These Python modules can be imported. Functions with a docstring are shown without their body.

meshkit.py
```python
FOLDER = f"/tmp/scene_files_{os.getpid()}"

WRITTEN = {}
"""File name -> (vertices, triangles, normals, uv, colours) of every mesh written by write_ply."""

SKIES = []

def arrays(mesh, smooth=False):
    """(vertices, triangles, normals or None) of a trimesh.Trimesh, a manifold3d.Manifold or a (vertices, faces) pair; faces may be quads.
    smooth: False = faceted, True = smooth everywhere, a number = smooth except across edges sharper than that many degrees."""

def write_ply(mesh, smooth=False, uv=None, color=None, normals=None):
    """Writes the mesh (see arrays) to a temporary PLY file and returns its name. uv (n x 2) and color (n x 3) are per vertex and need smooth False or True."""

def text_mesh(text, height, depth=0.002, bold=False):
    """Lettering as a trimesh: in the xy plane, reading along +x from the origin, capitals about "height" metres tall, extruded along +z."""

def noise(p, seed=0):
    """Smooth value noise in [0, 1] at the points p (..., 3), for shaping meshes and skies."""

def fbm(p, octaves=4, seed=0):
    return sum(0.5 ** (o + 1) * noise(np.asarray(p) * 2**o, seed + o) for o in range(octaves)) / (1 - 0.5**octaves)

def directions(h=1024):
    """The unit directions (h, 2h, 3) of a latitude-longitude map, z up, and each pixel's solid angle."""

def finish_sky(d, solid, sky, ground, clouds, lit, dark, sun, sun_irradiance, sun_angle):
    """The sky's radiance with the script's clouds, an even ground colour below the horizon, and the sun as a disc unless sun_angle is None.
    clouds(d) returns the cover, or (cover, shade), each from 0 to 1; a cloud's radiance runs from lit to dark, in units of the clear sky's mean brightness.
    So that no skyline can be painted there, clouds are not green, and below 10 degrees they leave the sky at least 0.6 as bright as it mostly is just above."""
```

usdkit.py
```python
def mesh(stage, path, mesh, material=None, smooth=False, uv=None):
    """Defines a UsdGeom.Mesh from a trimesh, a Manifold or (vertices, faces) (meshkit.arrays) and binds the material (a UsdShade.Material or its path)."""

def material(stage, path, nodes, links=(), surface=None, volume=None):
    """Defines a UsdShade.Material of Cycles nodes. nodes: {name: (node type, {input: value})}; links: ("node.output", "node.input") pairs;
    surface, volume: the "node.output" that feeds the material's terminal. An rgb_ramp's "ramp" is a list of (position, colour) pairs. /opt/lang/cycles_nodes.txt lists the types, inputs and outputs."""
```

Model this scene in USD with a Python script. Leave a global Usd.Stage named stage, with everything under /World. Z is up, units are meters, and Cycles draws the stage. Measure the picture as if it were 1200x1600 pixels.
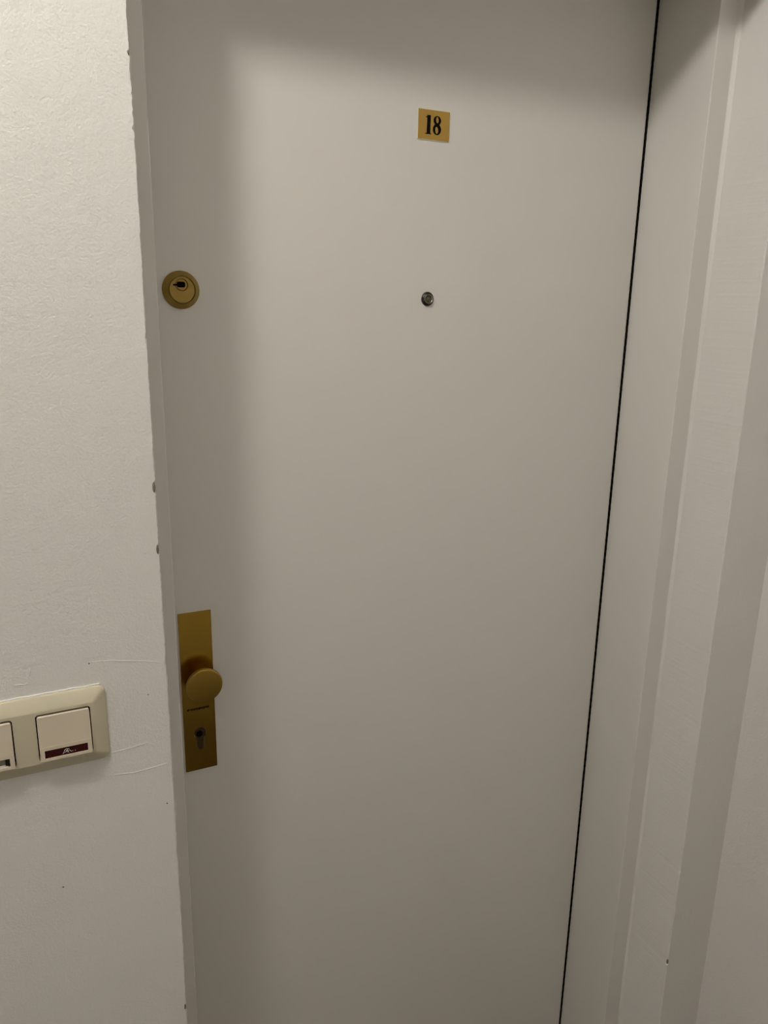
import math, random
import numpy as np, trimesh, manifold3d as m3, usdkit, meshkit
from shapely.geometry import Polygon, Point, LineString, box as sbox
from shapely.ops import unary_union
from pxr import Usd, UsdGeom, UsdLux, UsdShade, Gf

stage = Usd.Stage.CreateInMemory()
UsdGeom.SetStageUpAxis(stage, 'Z')
UsdGeom.SetStageMetersPerUnit(stage, 1.0)
UsdGeom.Xform.Define(stage, '/World')
UsdGeom.Scope.Define(stage, '/World/Looks')
random.seed(4)
rng = np.random.default_rng(4)

# ---------------------------------------------------------------- camera
EYE = 1.61                                   # height of the phone; door front is 1.05 m away
cam = UsdGeom.Camera.Define(stage, '/World/camera')
R = (0.90009353, -0.43531188, 0.01830867)
U = (0.09644078, 0.24003754, 0.96596126)
F = (0.42488918, 0.86768978, -0.25803806)
cam.AddTransformOp().Set(Gf.Matrix4d(*R, 0, *U, 0, *[-c for c in F], 0, 0, 0, EYE, 1))
cam.CreateHorizontalApertureAttr(24.0)
cam.CreateVerticalApertureAttr(32.0)
cam.CreateFocalLengthAttr(24.0 * 1209.8 / 1200)
cam.CreateClippingRangeAttr(Gf.Vec2f(0.01, 100))
cam.CreateExposureAttr(0.0)

# ---------------------------------------------------------------- light (the corridor's ceiling globe, built further down)
LAMP = (-0.258, 0.3246, 2.50)
LAMP_ADDED = (-3.90, 0.3246)                  # unseen lamp added down the corridor to brighten the right jamb
LAMP_R = 0.062
LAMP_COLOR = (1.0, 0.955, 0.88)
LAMP_STRENGTH = 164.0

# ---------------------------------------------------------------- helpers
used = {}


def numbered(path):
    n = used.get(path, 0)
    used[path] = n + 1
    return path if n == 0 else f'{path}_{n:03d}'


def tag(prim, label=None, cat=None, group=None, kind=None):
    p = prim.GetPrim()
    for k, v in (('label', label), ('category', cat), ('group', group), ('kind', kind)):
        if v:
            p.SetCustomDataByKey(k, v)
    return p


def shift(mesh, d):
    v, f, _ = meshkit.arrays(mesh)
    return trimesh.Trimesh(v + np.asarray(d, float), f, process=False)


def obj(name, mesh, mat, parent=None, label=None, cat=None, group=None, kind=None, smooth=False):
    """mesh is in eye-relative coordinates (z = 0 at the eye); parent is a prim whose world origin is kept in ORIGIN."""
    base = parent.GetPath().pathString if parent else '/World'
    o = ORIGIN[base] if parent else (0, 0, 0)
    path = numbered(f'{base}/{name}')
    p = usdkit.mesh(stage, path, shift(mesh, (-o[0], -o[1], EYE - o[2])), mat, smooth=smooth).GetPrim()
    ORIGIN[path] = o
    return tag(p, label, cat, group, kind)


ORIGIN = {}


def thing(name, loc, label=None, cat=None, group=None, kind=None):
    path = numbered('/World/' + name)
    x = UsdGeom.Xform.Define(stage, path)
    x.AddTranslateOp().Set(Gf.Vec3d(*loc))
    ORIGIN[path] = loc
    return tag(x.GetPrim(), label, cat, group, kind)


def front(mesh, at):
    """a mesh built in xy with z towards the viewer -> stands in the xz plane at `at`, z towards -y"""
    v, f, _ = meshkit.arrays(mesh)
    v = np.stack([v[:, 0], -v[:, 2], v[:, 1]], 1) + np.asarray(at, float)
    return trimesh.Trimesh(v, f, process=False)


def lathe(profile, at, n=96):
    return front(trimesh.creation.revolve(np.asarray(profile, float), sections=n), at)


def plate(poly, h, at):
    polys = getattr(poly, 'geoms', [poly])
    return front(trimesh.util.concatenate([trimesh.creation.extrude_polygon(g, h, engine='earcut') for g in polys]), at)


def rrect(x0, z0, x1, z1, r, n=8):
    return sbox(x0 + r, z0 + r, x1 - r, z1 - r).buffer(r, quad_segs=n)


def tomani(mesh):
    v, f, _ = meshkit.arrays(mesh)
    t = trimesh.Trimesh(v, f, process=True)
    t.merge_vertices()
    return m3.Manifold(m3.Mesh(np.asarray(t.vertices, np.float32), np.asarray(t.faces, np.uint32)))


def solid(poly, h):
    return m3.Manifold.extrude(m3.CrossSection([np.asarray(r.coords)[:-1] for r in (poly.exterior, *poly.interiors)], m3.FillRule.EvenOdd), h)


def box(x0, y0, z0, x1, y1, z1):
    b = trimesh.creation.box((x1 - x0, y1 - y0, z1 - z0))
    b.apply_translation(((x0 + x1) / 2, (y0 + y1) / 2, (z0 + z1) / 2))
    return b


def hull(pts):
    return trimesh.convex.convex_hull(np.asarray(pts, float))


def soft_box(x0, y0, z0, x1, y1, z1, r, n=3):
    """a box whose every edge is rounded"""
    s = trimesh.creation.icosphere(n, r).vertices
    c = [(x, y, z) for x in (x0 + r, x1 - r) for y in (y0 + r, y1 - r) for z in (z0 + r, z1 - r)]
    return hull(np.concatenate([s + np.array(k) for k in c]))


def vert_prism(poly, z0, z1):
    t = trimesh.creation.extrude_polygon(poly, z1 - z0, engine='earcut')
    t.apply_translation((0, 0, z0))
    return t


# ---------------------------------------------------------------- materials
def paint(name, col, rough=0.5, bumps=(), spec=0.5, metallic=0.0, coat=0.0, tint=None):
    nodes = {'g': ('geometry', {}), 'p': ('principled_bsdf', {'base_color': col, 'roughness': rough, 'specular_ior_level': spec, 'metallic': metallic, 'coat_weight': coat})}
    links = []
    last = None
    for i, (scale, dist, detail) in enumerate(bumps):
        nodes[f'n{i}'] = ('noise_texture', {'scale': scale, 'detail': detail, 'roughness': 0.55})
        nodes[f'b{i}'] = ('bump', {'strength': 1.0, 'distance': dist})
        links += [('g.position', f'n{i}.vector'), (f'n{i}.fac', f'b{i}.height')]
        if last:
            links.append((last, f'b{i}.normal'))
        last = f'b{i}.normal'
    if last:
        links.append((last, 'p.normal'))
    if tint:
        sc, c2, lo, hi = tint
        nodes['tn'] = ('noise_texture', {'scale': sc, 'detail': 4, 'roughness': 0.6})
        nodes['tr'] = ('rgb_ramp', {'ramp': [(lo, col), (hi, c2)]})
        links += [('g.position', 'tn.vector'), ('tn.fac', 'tr.fac'), ('tr.color', 'p.base_color')]
    return usdkit.material(stage, '/World/Looks/' + name, nodes, links, surface='p.BSDF')


def brushed(name, col, rough, scale=(40, 40, 2500), dist=0.00003, metallic=1.0):
    nodes = {'g': ('geometry', {}), 'm': ('mapping', {'scale': scale}), 'n': ('noise_texture', {'scale': 1.0, 'detail': 3}),
             'b': ('bump', {'strength': 0.5, 'distance': dist}), 'p': ('principled_bsdf', {'base_color': col, 'roughness': rough, 'metallic': metallic})}
    return usdkit.material(stage, '/World/Looks/' + name, nodes, [('g.position', 'm.vector'), ('m.vector', 'n.vector'), ('n.fac', 'b.height'), ('b.normal', 'p.normal')], surface='p.BSDF')


M = {}
M['wall'] = paint('wall_paint', (0.80, 0.785, 0.75), 0.62, [(80, 0.0005, 2), (380, 0.0006, 3)], 0.35)
M['side_wall'] = paint('side_wall_paint', (0.79, 0.765, 0.735), 0.65, [(60, 0.0008, 2), (260, 0.0005, 2)], 0.35)
M['reveal'] = paint('reveal_paint', (0.79, 0.77, 0.735), 0.6, [(40, 0.0008, 2), (220, 0.0003, 2)], 0.35)
M['ceiling'] = paint('ceiling_paint', (0.83, 0.82, 0.79), 0.7, [(180, 0.0006, 2)])
M['floor'] = paint('floor_linoleum', (0.095, 0.072, 0.05), 0.45, [(120, 0.0002, 2)], tint=(30, (0.065, 0.05, 0.035), 0.35, 0.7))
M['door'] = paint('door_lacquer', (0.76, 0.74, 0.70), 0.42, [(14, 0.0004, 1), (420, 0.00003, 2)], 0.5)
M['frame'] = paint('frame_lacquer', (0.77, 0.75, 0.71), 0.40, [(18, 0.0004, 2)], 0.5)
M['caulk'] = paint('caulk', (0.80, 0.78, 0.745), 0.45, [(90, 0.0008, 2)], 0.5)
M['gap_shade'] = paint('gap_shade_black', (0.016, 0.014, 0.011), 0.9, spec=0.1)  # near-black that stands in for shade in narrow gaps
M['core'] = paint('plaster_core', (0.20, 0.18, 0.14), 0.9, [(500, 0.0005, 2)])
M['speck'] = paint('speck', (0.03, 0.025, 0.02), 0.8)
M['brass'] = brushed('brushed_brass', (0.46, 0.295, 0.05), 0.21)
M['knob'] = brushed('knob_brass', (0.385, 0.25, 0.052), 0.33, (300, 300, 300), 0.00001)
M['lock_brass'] = brushed('worn_brass', (0.34, 0.23, 0.055), 0.42, (900, 900, 900), 0.00004, 0.75)
M['lock_face'] = brushed('worn_brass_face', (0.36, 0.24, 0.06), 0.45, (700, 700, 700), 0.00004, 0.7)
M['dark_metal'] = paint('dark_metal', (0.02, 0.016, 0.012), 0.35, metallic=0.3)
M['void'] = paint('keyhole_black', (0.004, 0.0035, 0.003), 0.9, spec=0.05)
M['bronze'] = paint('bronze', (0.075, 0.045, 0.018), 0.5, metallic=0.7)
M['nickel'] = paint('nickel', (0.45, 0.40, 0.33), 0.3, metallic=1.0)
M['gold_plate'] = brushed('gold_sign_face', (0.46, 0.285, 0.05), 0.5, (60, 60, 1800), 0.00002, 0.35)
M['cream_edge'] = paint('cream_plastic_edge', (0.80, 0.74, 0.58), 0.5)
M['black'] = paint('black_print', (0.004, 0.0035, 0.0035), 0.8, spec=0.1)
M['cream'] = paint('switch_frame_plastic', (0.60, 0.545, 0.405), 0.38, [(700, 0.00006, 1)], 0.5)
M['rocker'] = paint('switch_rocker_plastic', (0.63, 0.545, 0.425), 0.35, [(700, 0.00003, 1)], 0.5)
M['red'] = paint('red_lens', (0.036, 0.0015, 0.002), 0.15, spec=0.35)
M['grey_lens'] = paint('grey_lens', (0.16, 0.155, 0.11), 0.2)
M['white_print'] = paint('white_print', (0.75, 0.70, 0.68), 0.5)
M['lens_glass'] = paint('viewer_lens', (0.07, 0.065, 0.03), 0.12, coat=0.5)
M['lamp_base'] = paint('lamp_base', (0.75, 0.74, 0.72), 0.4)
M['globe'] = usdkit.material(stage, '/World/Looks/opal_globe', {'e': ('emission', {'color': LAMP_COLOR, 'strength': LAMP_STRENGTH})}, surface='e.emission')

# ---------------------------------------------------------------- the plan (eye-relative metres)
Y_WALL, Y_FRAME, Y_DOOR = 0.8295, 0.9284, 1.05
X_OPEN0, X_OPEN1 = 0.1353, 1.018          # plaster opening
X_FR0, X_FR1 = 0.1652, 0.9780             # clear width inside the steel frame
X_RIGHT = 1.124                           # side wall
Z_FLOOR, Z_CEIL = -EYE, 2.60 - EYE
Z_LINTEL = 0.476
Z_HEAD = Z_LINTEL - 0.003
X_LEFT, Y_BACK = -5.2, -1.00

# ---------------------------------------------------------------- structure: room shell
obj('floor', box(X_LEFT - .1, Y_BACK - .1, Z_FLOOR - .1, X_RIGHT + .1, Y_DOOR + .3, Z_FLOOR), M['floor'], kind='structure',
    label='brown linoleum corridor floor in front of the flat door', cat='floor')
obj('ceiling', box(X_LEFT - .1, Y_BACK - .1, Z_CEIL, X_RIGHT + .1, Y_WALL + .2, Z_CEIL + .1), M['ceiling'], kind='structure',
    label='white corridor ceiling that carries the globe lamp', cat='ceiling')
obj('wall_back', box(X_LEFT - .1, Y_BACK - .1, Z_FLOOR, X_RIGHT + .1, Y_BACK, Z_CEIL), M['side_wall'], kind='structure',
    label='white corridor wall opposite the door', cat='wall')
obj('wall_left', box(X_LEFT - .1, Y_BACK, Z_FLOOR, X_LEFT, Y_WALL, Z_CEIL), M['side_wall'], kind='structure',
    label='white end wall of the corridor, far to the left', cat='wall')
obj('wall_right', box(X_RIGHT, Y_BACK, Z_FLOOR, X_RIGHT + .1, Y_WALL + .002, Z_CEIL), M['side_wall'], kind='structure',
    label='pale grey side wall at the far right, at right angles to the door wall', cat='wall')


def chip_depth(z, chips):
    return sum(d * max(0.0, 1 - ((z - c) / h) ** 2) ** 0.5 for c, h, d in chips)


LCHIPS = [(-0.1926, .0074, .0030), (-0.2621, .0070, .0028), (0.222, .0028, .0018), (-0.8845, .0055, .0022), (.158, .003, .0012), (-.035, .004, .001), (-.395, .006, .001), (-.62, .004, .0012)]
RCHIPS = [(-1.1867, .007, .0030), (-.985, .004, .0012), (-.62, .004, .0008)]


def fine(z):   # irregular plaster arris
    n = meshkit.noise(np.array([z * 430, 3.1, 0.7]), 2) - 0.5
    n2 = meshkit.noise(np.array([z * 60, 9.1, 0.2]), 5) - 0.5
    n3 = meshkit.noise(np.array([z * 9, 2.1, 5.2]), 8) - 0.5
    return n * 0.0015 + n2 * 0.0006 + n3 * 0.0008


def contour(layer):
    out = {0: 0.0017, 1: 0.0005, 2: 0.0, 3: 0.0}[layer]
    amp = {0: 1.0, 1: 0.9, 2: 0.7, 3: 0.3}[layer]
    chip = {0: 1.0, 1: 1.0, 2: 0.25, 3: 0.0}[layer]
    P = []
    zs = np.concatenate([[Z_FLOOR], np.arange(-1.25, Z_LINTEL - 0.01, 0.0016), [Z_LINTEL]])
    for z in zs:
        o = out + amp * fine(z) + chip * chip_depth(z, LCHIPS)
        P.append((X_OPEN0 - o, z + (out if z == zs[-1] else 0)))
    for x in np.linspace(X_OPEN0, X_OPEN1, 120)[1:-1]:
        P.append((x, Z_LINTEL + out + amp * 0.6 * fine(x + 7)))
    for z in zs[::-1]:
        o = out + amp * 0.5 * fine(z + 40) + chip * chip_depth(z, RCHIPS)
        P.append((X_OPEN1 + o, z + (out if z == zs[-1] else 0)))
    return np.array(P)


def opening_wall():
    import mapbox_earcut as earcut
    ys = [Y_WALL, Y_WALL + 0.0013, Y_WALL + 0.0045, Y_WALL + 0.16]
    cs = [contour(k) for k in range(4)]
    n = len(cs[0])
    V, Fc = [], []
    for y, c in zip(ys, cs):
        V.append(np.stack([c[:, 0], np.full(n, y), c[:, 1]], 1))
    for k in range(3):
        for i in range(n - 1):
            a, b = k * n + i, k * n + i + 1
            Fc += [(a, b, a + n), (b, b + n, a + n)]
    V = np.concatenate(V)
    out = []
    for y, c, flip in ((ys[0], cs[0], False), (ys[3], cs[3], True)):
        ring = np.concatenate([c, [(X_RIGHT + .1, Z_FLOOR), (X_RIGHT + .1, Z_CEIL), (X_LEFT - .1, Z_CEIL), (X_LEFT - .1, Z_FLOOR)]])
        tri = np.asarray(earcut.triangulate_float64(ring, np.array([len(ring)], np.uint32))).reshape(-1, 3)
        v = np.stack([ring[:, 0], np.full(len(ring), y), ring[:, 1]], 1)
        nrm = np.cross(v[tri[:, 1]] - v[tri[:, 0]], v[tri[:, 2]] - v[tri[:, 0]])[:, 1].sum()
        if (nrm > 0) != flip:
            tri = tri[:, ::-1]
        out.append(trimesh.Trimesh(v, tri, process=False))
    side = trimesh.Trimesh(V, np.array(Fc), process=False)
    side.merge_vertices()
    return trimesh.util.concatenate(out), side


_face, _side = opening_wall()
wall = obj('wall_front', _face, M['wall'], kind='structure', cat='wall', smooth=32,
           label='rough white painted wall around the door recess, brightly lit and carrying the light switch')

obj('reveal', _side, M['reveal'], wall, smooth=32, label='smooth plaster edge and sides of the door recess')
# chips at the plaster arris, blemishes of the paint
for z, h, d in LCHIPS[:4]:
    s = trimesh.creation.icosphere(3, 1.0)
    s.vertices *= (d * 0.62, 0.0020, h * 0.86)
    s.vertices += (X_OPEN0 - d * 0.55 - 0.0012 - fine(z), Y_WALL + 0.0021, z)
    obj('plaster_chip', s, M['core'], wall, label='dark chip broken out of the wall edge', smooth=True)
for z, h, d in RCHIPS[:1]:
    s = trimesh.creation.icosphere(3, 1.0)
    s.vertices *= (d * 0.6, 0.0020, h * 0.8)
    s.vertices += (X_OPEN1 + d * 0.55 + 0.001, Y_WALL + 0.0021, z)
    obj('plaster_chip', s, M['core'], wall, label='dark chip broken out of the wall edge', smooth=True)


def ridge(pts, r, flat=0.5, closed=False):
    """a raised worm of paint lying on the wall: hulls of flattened spheres"""
    parts = []
    sp = trimesh.creation.icosphere(2, 1.0).vertices
    P = list(pts) + ([pts[0]] if closed else [])
    for i in range(len(P) - 1):
        k = []
        for q, (x, z) in enumerate((P[i], P[i + 1])):
            t = (i + q) / max(1, len(P) - 1)
            rr = r * (0.55 + 0.45 * math.sin(math.pi * (0.15 + 0.7 * t)))
            k.append(sp * (rr, rr * flat, rr) + (x, Y_WALL, z))
        parts.append(hull(np.concatenate(k)))
    return trimesh.util.concatenate(parts)


for pts, r, fl in (([(-.0051, -.3779), (-.006, -.3825), (-.0076, -.3855)], .0008, .9),
                   ([(.0551, -.3804), (.075, -.3826), (.095, -.3868), (.112, -.3905), (.129, -.3953)], .0006, .6),
                   ([(.0690, -.4951), (.088, -.4945), (.1093, -.4922)], .0008, .5),
                   ([(.0705, -.5236), (.09, -.527), (.112, -.526), (.129, -.5245)], .0007, .5),
                   ([(.1117, -.4211), (.1121, -.4284)], .0006, .8),
                   ([(.1193, -.2632), (.1196, -.2645)], .0011, .9),
                   ([(-.021, -.392), (-.012, -.3935), (-.009, -.3922)], .0006, .7)):
    obj('paint_ridge', ridge(pts, r, fl), M['wall'], wall, smooth=True)
a = np.linspace(0, 2 * math.pi, 15)[:-1]
obj('paint_ridge', ridge([(.1312 + .0020 * math.cos(t), -.531 + .0080 * math.sin(t)) for t in a], .0007, .7, True), M['wall'], wall, smooth=True,
    label='oval raised ring of paint at the wall edge')
for x, z, rx, rz in ((.0048, -.6531, .0011, .0007), (.0530, -.3819, .0007, .0007), (.0515 + .0745, -.578, .0008, .0008), (.1125, -.432, .0006, .0006)):
    s = trimesh.creation.icosphere(2, 1.0)
    s.vertices = s.vertices * (rx, 0.0004, rz) + (x, Y_WALL, z)
    obj('paint_speck', s, M['speck'], wall, label='tiny dark speck on the white wall', smooth=True)

# ---------------------------------------------------------------- structure: steel door frame
trim = thing('trim_1', (X_FR0, Y_DOOR, 0), 'smooth light grey steel frame lining the door recess', 'door frame', kind='structure')
r_ = 0.0016


def rounded(poly, r):
    return poly.buffer(-r).buffer(r, quad_segs=6)


def jamb(sign, x_in, x_out):
    # plan of one jamb: soffit face, front face, stop behind the leaf
    lo, hi = sorted((x_in, x_out))
    p = rounded(Polygon([(lo, Y_FRAME), (hi, Y_FRAME), (hi, Y_DOOR + .20), (lo, Y_DOOR + .20)]), r_)
    stop = Polygon([(x_in, Y_DOOR + .046), (x_in - sign * .018, Y_DOOR + .046), (x_in - sign * .018, Y_DOOR + .19), (x_in, Y_DOOR + .19)])
    return vert_prism(unary_union([p, stop]).buffer(0), Z_FLOOR, Z_LINTEL - .0005)


obj('jamb', jamb(-1, X_FR0, X_OPEN0 - .003), M['frame'], trim, smooth=40, label='left jamb of the steel frame, mostly hidden by the wall edge')
obj('jamb', jamb(1, X_FR1, X_OPEN1 + .003), M['frame'], trim, smooth=40, label='right jamb of the steel frame')
hp = rounded(Polygon([(Y_FRAME, Z_HEAD), (Y_DOOR + .20, Z_HEAD), (Y_DOOR + .20, Z_LINTEL + .003), (Y_FRAME, Z_LINTEL + .003)]), r_)
hd = trimesh.creation.extrude_polygon(hp, X_FR1 - X_FR0 + .004, engine='earcut')
hd.vertices = np.stack([hd.vertices[:, 2] + X_FR0 - .002, hd.vertices[:, 0], hd.vertices[:, 1]], 1)
obj('head', hd, M['frame'], trim, smooth=40)


def caulk(x_corner, sign):
    """a slim fillet between frame face and plaster reveal, its width wandering a little"""
    zs = np.arange(Z_FLOOR, Z_LINTEL, 0.012)
    V = []
    for z in zs:
        w = 0.0050 + 0.0012 * (z - 0.0) + 0.0014 * (meshkit.noise(np.array([z * 22, 1.0 + sign, 2.0]), 3) - .5)
        w = float(np.clip(w, 0.0035, 0.0075))
        V += [(x_corner + sign * .001, Y_FRAME + .001, z), (x_corner - sign * w, Y_FRAME + .0003, z),
              (x_corner - sign * w * .42, Y_FRAME - w * .42, z), (x_corner + sign * .0004, Y_FRAME - w * 1.1, z)]
    Fc = []
    for i in range(len(zs) - 1):
        for k in range(4):
            a, b = i * 4 + k, i * 4 + (k + 1) % 4
            Fc += [(a, b, a + 4), (b, b + 4, a + 4)]
    t = trimesh.Trimesh(np.array(V), np.array(Fc), process=False)
    t.fix_normals()
    return t


obj('caulk_bead', caulk(X_OPEN1, 1), M['caulk'], trim, smooth=25, label='bright bead of caulk where frame and plaster meet')
obj('caulk_bead', caulk(X_OPEN0, -1), M['caulk'], trim, smooth=25, label='bead of caulk behind the left wall edge')

# ---------------------------------------------------------------- the door and its fittings
door = thing('door_1', (X_FR0, Y_DOOR, 0), 'plain light grey flush flat door with brass knob plate, round lock and viewer', 'door', kind='structure')
GAP = 0.0032
leaf_plan = sbox(X_FR0 + GAP, Y_DOOR, X_FR1 - GAP, Y_DOOR + .044).buffer(-.008).buffer(.008, quad_segs=10)
leaf = vert_prism(leaf_plan, Z_FLOOR + .006, Z_HEAD - GAP)
obj('leaf', leaf, M['door'], door, smooth=30)
obj('gap_shade', box(X_FR1 - .0009, Y_DOOR + .0026, Z_FLOOR + .006, X_FR1 + .0003, Y_DOOR + .0458, Z_HEAD - .001), M['gap_shade'], door, label='black strip painting the shade in the gap along the right edge of the door')  # black strip on the jamb paints the shade inside the door gap

# --- round lock
LX, LZ = 0.2160, 0.0142
lock = obj('deadlock', lathe([(0.0, 0), (.0238, 0), (.0238, .0018), (.0232, .0026), (.0180, .0086), (.0174, .0088), (.0171, .0084), (.0170, .0050), (0, .0050)], (LX, Y_DOOR, LZ)),
           M['lock_brass'], door, smooth=35, label='round brass security lock high on the door')
fr = m3.Manifold.cylinder(.0042, .0159, .0159, 96).translate((0, 0, .0048))
plug_hole = m3.Manifold.cylinder(.02, .0080, .0080, 64).translate((-.0003, .0062, .0030))
notch = solid(sbox(-.0112, .0048, -.0060, .0072), .02).translate((0, 0, .0055))
obj('lock_face', front(fr - plug_hole - notch, (LX, Y_DOOR, LZ)), M['lock_face'], lock, smooth=35)
pl = m3.Manifold.cylinder(.0024, .0068, .0068, 64)
slot = solid(rrect(-.0050, -.0030, .0044, .0040, .0022), .004).translate((0, 0, .0004))
obj('plug', front((pl - slot).translate((-.0003, .0062, .0064)), (LX, Y_DOOR, LZ)), M['lock_brass'], lock, smooth=35, label='worn round plug with a dark keyhole')
obj('keyhole', front(trimesh.util.concatenate([
    trimesh.creation.extrude_polygon(rrect(-.0064, .0030, .0042, .0100, .0024), .0004, engine='earcut'),
    trimesh.creation.extrude_polygon(sbox(-.0112, .0050, -.006, .0071), .0003, engine='earcut')]), (LX, Y_DOOR - .0088, LZ)), M['void'], lock, label='black keyhole')
emb = unary_union([Point(-.0045, -.0076).buffer(.0022).difference(Point(-.0045, -.0076).buffer(.0015)), rrect(-.0015, -.0094, .0052, -.0060, .0008).difference(rrect(-.0010, -.0089, .0047, -.0065, .0005))])
obj('embossed_mark', plate(emb, .00022, (LX, Y_DOOR - .0090, LZ)), M['lock_brass'], lock)

# --- door viewer
VX, VZ = 0.5793, 0.0101
viewer = obj('door_viewer', lathe([(0, 0), (.0102, 0), (.0102, .0012), (.0095, .0024), (.0070, .0040), (.0066, .0040), (.0066, .0012), (0, .0012)], (VX, Y_DOOR, VZ), 64),
             M['dark_metal'], door, smooth=35, label='small round dark door viewer in the middle of the door')
obj('viewer_ring', lathe([(.0050, .0010), (.0068, .0038), (.0069, .0044), (.0064, .0047), (.0058, .0043), (.0047, .0022), (.0047, .0010), (.0050, .0010)], (VX, Y_DOOR, VZ), 64), M['nickel'], viewer, smooth=35)
obj('lens', lathe([(0, .0034), (.0015, .0033), (.0030, .0029), (.0042, .0022), (.0050, .0013), (0, .0012)], (VX, Y_DOOR, VZ), 48), M['lens_glass'], viewer, smooth=50, label='dark glass lens of the door viewer')

# --- knob plate
PX = 0.2132
PZ0, PZ1 = -0.6855, -0.4306
pl_poly = rrect(PX - .0235, PZ0, PX + .0235, PZ1, .0006, 3)
cyl_hole = unary_union([Point(PX, -.6245).buffer(.0092, quad_segs=20), rrect(PX - .0056, -.6520, PX + .0056, -.6245, .0050)])
kp = obj('knob_plate', plate(pl_poly.difference(cyl_hole), .0026, (0, Y_DOOR, 0)), M['brass'], door, smooth=30, label='long brushed brass plate with knob and keyhole')
KZ = -0.5248
obj('knob', lathe([(0, .001), (.0105, .001), (.0105, .0034), (.0092, .0044), (.0088, .0080), (.0092, .0150), (.0115, .0178), (.0175, .0198), (.0232, .0214), (.0255, .0236), (.0263, .0262), (.0263, .0278), (.0261, .0291), (.0256, .0301), (.0247, .0307), (.0230, .0310), (.016, .0313), (.008, .0315), (0, .0316)], (PX + .0042, Y_DOOR, KZ - .0100)), M['knob'], kp, smooth=40, label='round flat-faced brass door knob')
cyl = unary_union([Point(PX, -.6245).buffer(.0086, quad_segs=20), rrect(PX - .0050, -.6514, PX + .0050, -.6245, .0048)])
ccyl = solid(cyl, .0024) - m3.Manifold.cylinder(.01, .0066, .0066, 48).translate((PX, -.6245, .0010))
lc = obj('lock_cylinder', front(ccyl, (0, Y_DOOR + .001, 0)), M['bronze'], kp, smooth=35, label='dark profile cylinder below the knob')
key = rrect(PX - .0016, -.6290, PX + .0016, -.6205, .0008)
cp = solid(Point(PX, -.6245).buffer(.0063, quad_segs=20), .0016) - solid(key, .01).translate((0, 0, .0004))
# one more level would be a fourth: the cylinder's core hangs under the plate as its own sub-part
obj('cylinder_core', front(cp, (0, Y_DOOR - .0002, 0)), M['bronze'], kp, smooth=35)
obj('key_slot', plate(unary_union([key, Point(PX - .0010, -.6262).buffer(.0050)]), .0003, (0, Y_DOOR - .00155, 0)), M['void'], kp, label='black key slot')
marks, x = [], .1960
for wd, gap in ((.0014, .0006), (.0011, .0012), (.0010, .0005), (.0016, .0005), (.0012, .0004), (.0018, .0005), (.0012, .0004), (.0016, .0012), (.0017, .0004), (.0012, .0004), (.0013, .0008), (.0014, .0005), (.0018, .0004), (.0012, .0005), (.0016, .0005), (.0020, .0004)):
    marks.append(sbox(x, -.5846 - .0006 * (wd > .0013), x + wd, -.5818 + .0004 * (wd < .0012)))
    x += wd + gap
obj('printed_line', plate(unary_union(marks), .00012, (0, Y_DOOR - .0026, 0)), M['black'], kp, label='tiny dark line of print under the knob')

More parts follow.
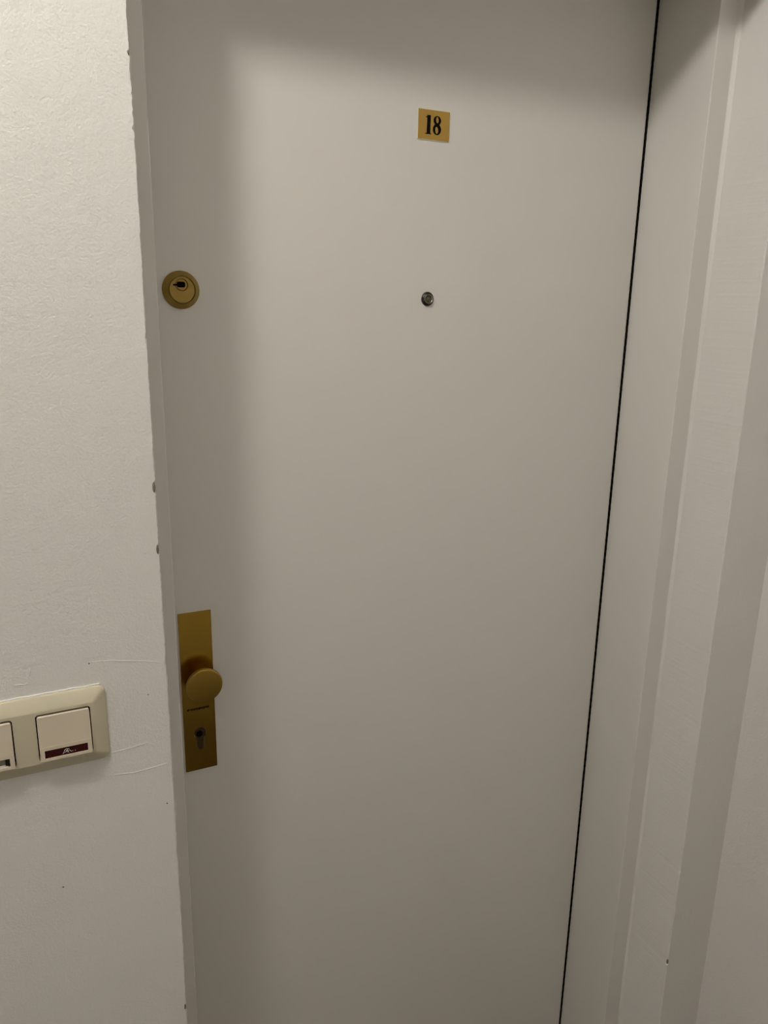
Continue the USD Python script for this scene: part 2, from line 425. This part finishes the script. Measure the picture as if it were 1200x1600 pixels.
# ---------------------------------------------------------------- number plate
NX, NZ = 0.5804, 0.2466
num = thing('number_plate', (NX, Y_DOOR, EYE + NZ), 'small square gold plate with black number 18 high on the door', 'sign')
obj('backing', plate(rrect(-.0259, -.0199, .0258, .0199, .0004, 3), .0012, (NX, Y_DOOR, NZ)), M['cream_edge'], num)
obj('face', plate(rrect(-.0250, -.0191, .0250, .0191, .0003, 3), .0005, (NX, Y_DOOR - .0012, NZ)), M['gold_plate'], num, label='brushed gold face of the number plate')


def ell(cx, cy, a, b, rot=0):
    t = np.linspace(0, 2 * math.pi, 49)[:-1]
    x, y = a * np.cos(t), b * np.sin(t)
    c, s = math.cos(rot), math.sin(rot)
    return Polygon(np.stack([cx + x * c - y * s, cy + x * s + y * c], 1))


one = unary_union([sbox(-11.1, -12.0, -5.5, 12.0), Polygon([(-5.7, 12.2), (-7.0, 12.2), (-9.2, 10.8), (-13.4, 9.7), (-13.4, 9.0), (-10.9, 8.9), (-9.5, 6.0)]),
                   Polygon([(-13.6, -12.2), (-13.6, -11.5), (-11.6, -10.9), (-10.8, -9.6), (-5.8, -9.6), (-5.2, -10.9), (-3.9, -11.5), (-3.9, -12.2)])]).buffer(0.12).buffer(-0.1)
eight = unary_union([ell(5.3, 6.3, 6.0, 5.9), ell(5.1, -5.2, 6.6, 7.1)]).buffer(1.2).buffer(-1.2)
eight = eight.difference(ell(5.4, 7.0, 2.1, 4.0, 0.08)).difference(ell(4.7, -6.2, 2.4, 4.6, 0.10))
sc = lambda g: __import__('shapely').affinity.scale(g, .001, .001, origin=(0, 0))
for g in (one, eight):
    obj('digit', plate(sc(g), .00018, (NX - .0002, Y_DOOR - .0017, NZ)), M['black'], num, label='black printed digit')

# ---------------------------------------------------------------- light switch
SZ = -0.4533
bx1, bx0 = (-.0054, .0494), (-.0824, -.0276)      # right and left openings
bz = (-.4808, -.4258)
sw = thing('wall_switch', (-.0165, Y_WALL, EYE + SZ - .045), 'cream two-gang wall switch with a red-windowed rocker left of the door', 'switch')
fx0, fx1, fz0, fz1 = -.1000, .0670, -.4985, -.4080
pts = []
for inset, d, r in ((0, 0, .0085), (0, .0018, .0085), (.0010, .0036, .0080), (.0060, .0072, .0055), (.0125, .0102, .0030), (.0142, .0109, .0022), (.0150, .0111, .0020)):
    p = np.asarray(rrect(fx0 + inset, fz0 + inset, fx1 - inset, fz1 - inset, r, 6).exterior.coords)[:-1]
    pts.append(np.concatenate([p, np.full((len(p), 1), d)], 1))
fm = tomani(hull(np.concatenate(pts)))
for b in (bx0, bx1):
    fm = fm - solid(rrect(b[0], bz[0], b[1], bz[1], .0032), .02).translate((0, 0, .0012))
obj('frame', front(fm, (0, Y_WALL, 0)), M['cream'], sw, smooth=22, label='cream pillow-shaped surround of the switch')
# thin line of wall paint along the top edge of the surround
obj('paint_line', ridge([(x, -.4076 + .0003 * math.sin(x * 240)) for x in np.linspace(-.097, .0615, 22)], .0011, 1.3), M['wall'], sw, smooth=True, label='white paint smeared along the top of the surround')


for b in (bx0, bx1):
    obj('mount', plate(rrect(b[0] - .0004, bz[0] - .0004, b[1] + .0004, bz[1] + .0004, .002), .0016, (0, Y_WALL, 0)), M['gap_shade'], sw, label='mounting plate behind the rocker, blackened to paint the shade of its gaps')  # mount takes the gap black to paint shade round the rocker


def rocker(b, lens_mat, lens_label, label):
    g = .0012
    x0, x1 = b[0] + g, b[1] - g
    z0, z1 = bz[0] + .0013, bz[1] - .0022
    step = -.4625
    # side outline (depth from wall, height): upper pressing face, then a shallow lens carrier
    prof = Polygon([(.0035, z0), (.0164, z0), (.0171, z0 + .0007), (.0160, step - .0004), (.0156, step + .0004), (.0120, z1 - .0010), (.0108, z1), (.0035, z1)])
    body = solid(prof, x1 - x0)                                     # xy = (depth, height), z = width
    v = body.to_mesh()
    body = m3.Manifold(m3.Mesh(np.stack([v.vert_properties[:, 2] + x0, v.vert_properties[:, 1], v.vert_properties[:, 0]], 1).astype(np.float32), v.tri_verts[:, ::-1].astype(np.uint32)))
    if body.volume() < 0 or body.num_tri() == 0:
        body = m3.Manifold(m3.Mesh(np.stack([v.vert_properties[:, 2] + x0, v.vert_properties[:, 1], v.vert_properties[:, 0]], 1).astype(np.float32), v.tri_verts.astype(np.uint32)))
    edge = solid(rrect(x0, z0, x1, z1, .0024, 6), .03)
    body = body ^ edge
    cx = (x0 + x1) / 2
    wx0, wx1, wz0, wz1 = cx - .0215, cx + .0217, -.4760, -.4668
    body = body - solid(rrect(wx0, wz0, wx1, wz1, .0006, 3), .03).translate((0, 0, .0148))
    rk = obj('rocker', front(body, (0, Y_WALL, 0)), M['rocker'], sw, smooth=22, label=label)
    obj('window', plate(rrect(wx0 - .0003, wz0 - .0003, wx1 + .0003, wz1 + .0003, .0006, 3), .0014, (0, Y_WALL - .0142, 0)), lens_mat, rk, label=lens_label)
    return rk, (wx0, wz0, wx1, wz1)


rk, w = rocker(bx1, M['red'], 'dark red window of the rocker with a small white sign', 'cream rocker with a dark red window')
strokes = [([(17.8, -467.8), (18.9, -467.4), (19.4, -465.2), (20.4, -463.5), (22.0, -463.1), (24.4, -463.6)], .00030), ([(20.6, -467.2), (21.2, -465.4), (22.1, -464.9), (22.4, -467.0)], .00026),
           ([(22.8, -464.1), (23.6, -467.9)], .00026), ([(24.6, -465.3), (26.4, -467.4)], .00026), ([(27.3, -466.8), (27.9, -466.9)], .00026), ([(29.9, -466.9), (30.5, -466.9)], .00024)]
g = unary_union([LineString([(a * .001 * 1.0124, b * .001 * 1.0124 - .0004) for a, b in P]).buffer(r) for P, r in strokes])
obj('printed_sign', plate(g, .00015, (0, Y_WALL - .0156, 0)), M['white_print'], rk, label='small white scribbled sign on the red window')
rk2, w2 = rocker(bx0, M['grey_lens'], 'grey window of the rocker', 'cream rocker with a grey window')
obj('paper_strip', plate(sbox(w2[0], w2[1], w2[2] - .0020, w2[1] + .0026), .0003, (0, Y_WALL - .0156, 0)), M['white_print'], rk2, label='pale strip at the foot of the grey window')
obj('window_end', plate(sbox(w2[2] - .0045, w2[1] + .0012, w2[2], w2[3]), .0003, (0, Y_WALL - .0156, 0)), M['dark_metal'], rk2, label='black end of the grey window')  # black end piece of the grey lens

# ---------------------------------------------------------------- ceiling lamp and an added fill lamp (outside the frame; they light the place)
for (px, py), words in ((LAMP[:2], 'round opal globe lamp on the corridor ceiling just in front of the door wall'),
                        (LAMP_ADDED, 'unseen opal globe lamp added further along the corridor to brighten the right jamb')):
    lamp = thing('ceiling_lamp', (px, py, 2.60), words, 'lamp', 'corridor globe lamps')
    bs = trimesh.creation.cylinder(.055, .022, sections=48)
    bs.apply_translation((px, py, Z_CEIL - .011))
    nk = trimesh.creation.cylinder(.030, .040, sections=32)
    nk.apply_translation((px, py, Z_CEIL - .040))
    obj('base', trimesh.util.concatenate([bs, nk]), M['lamp_base'], lamp, smooth=35)
    gl = trimesh.creation.icosphere(4, LAMP_R)
    gl.apply_translation((px, py, LAMP[2] - EYE))
    obj('globe', gl, M['globe'], lamp, smooth=True)
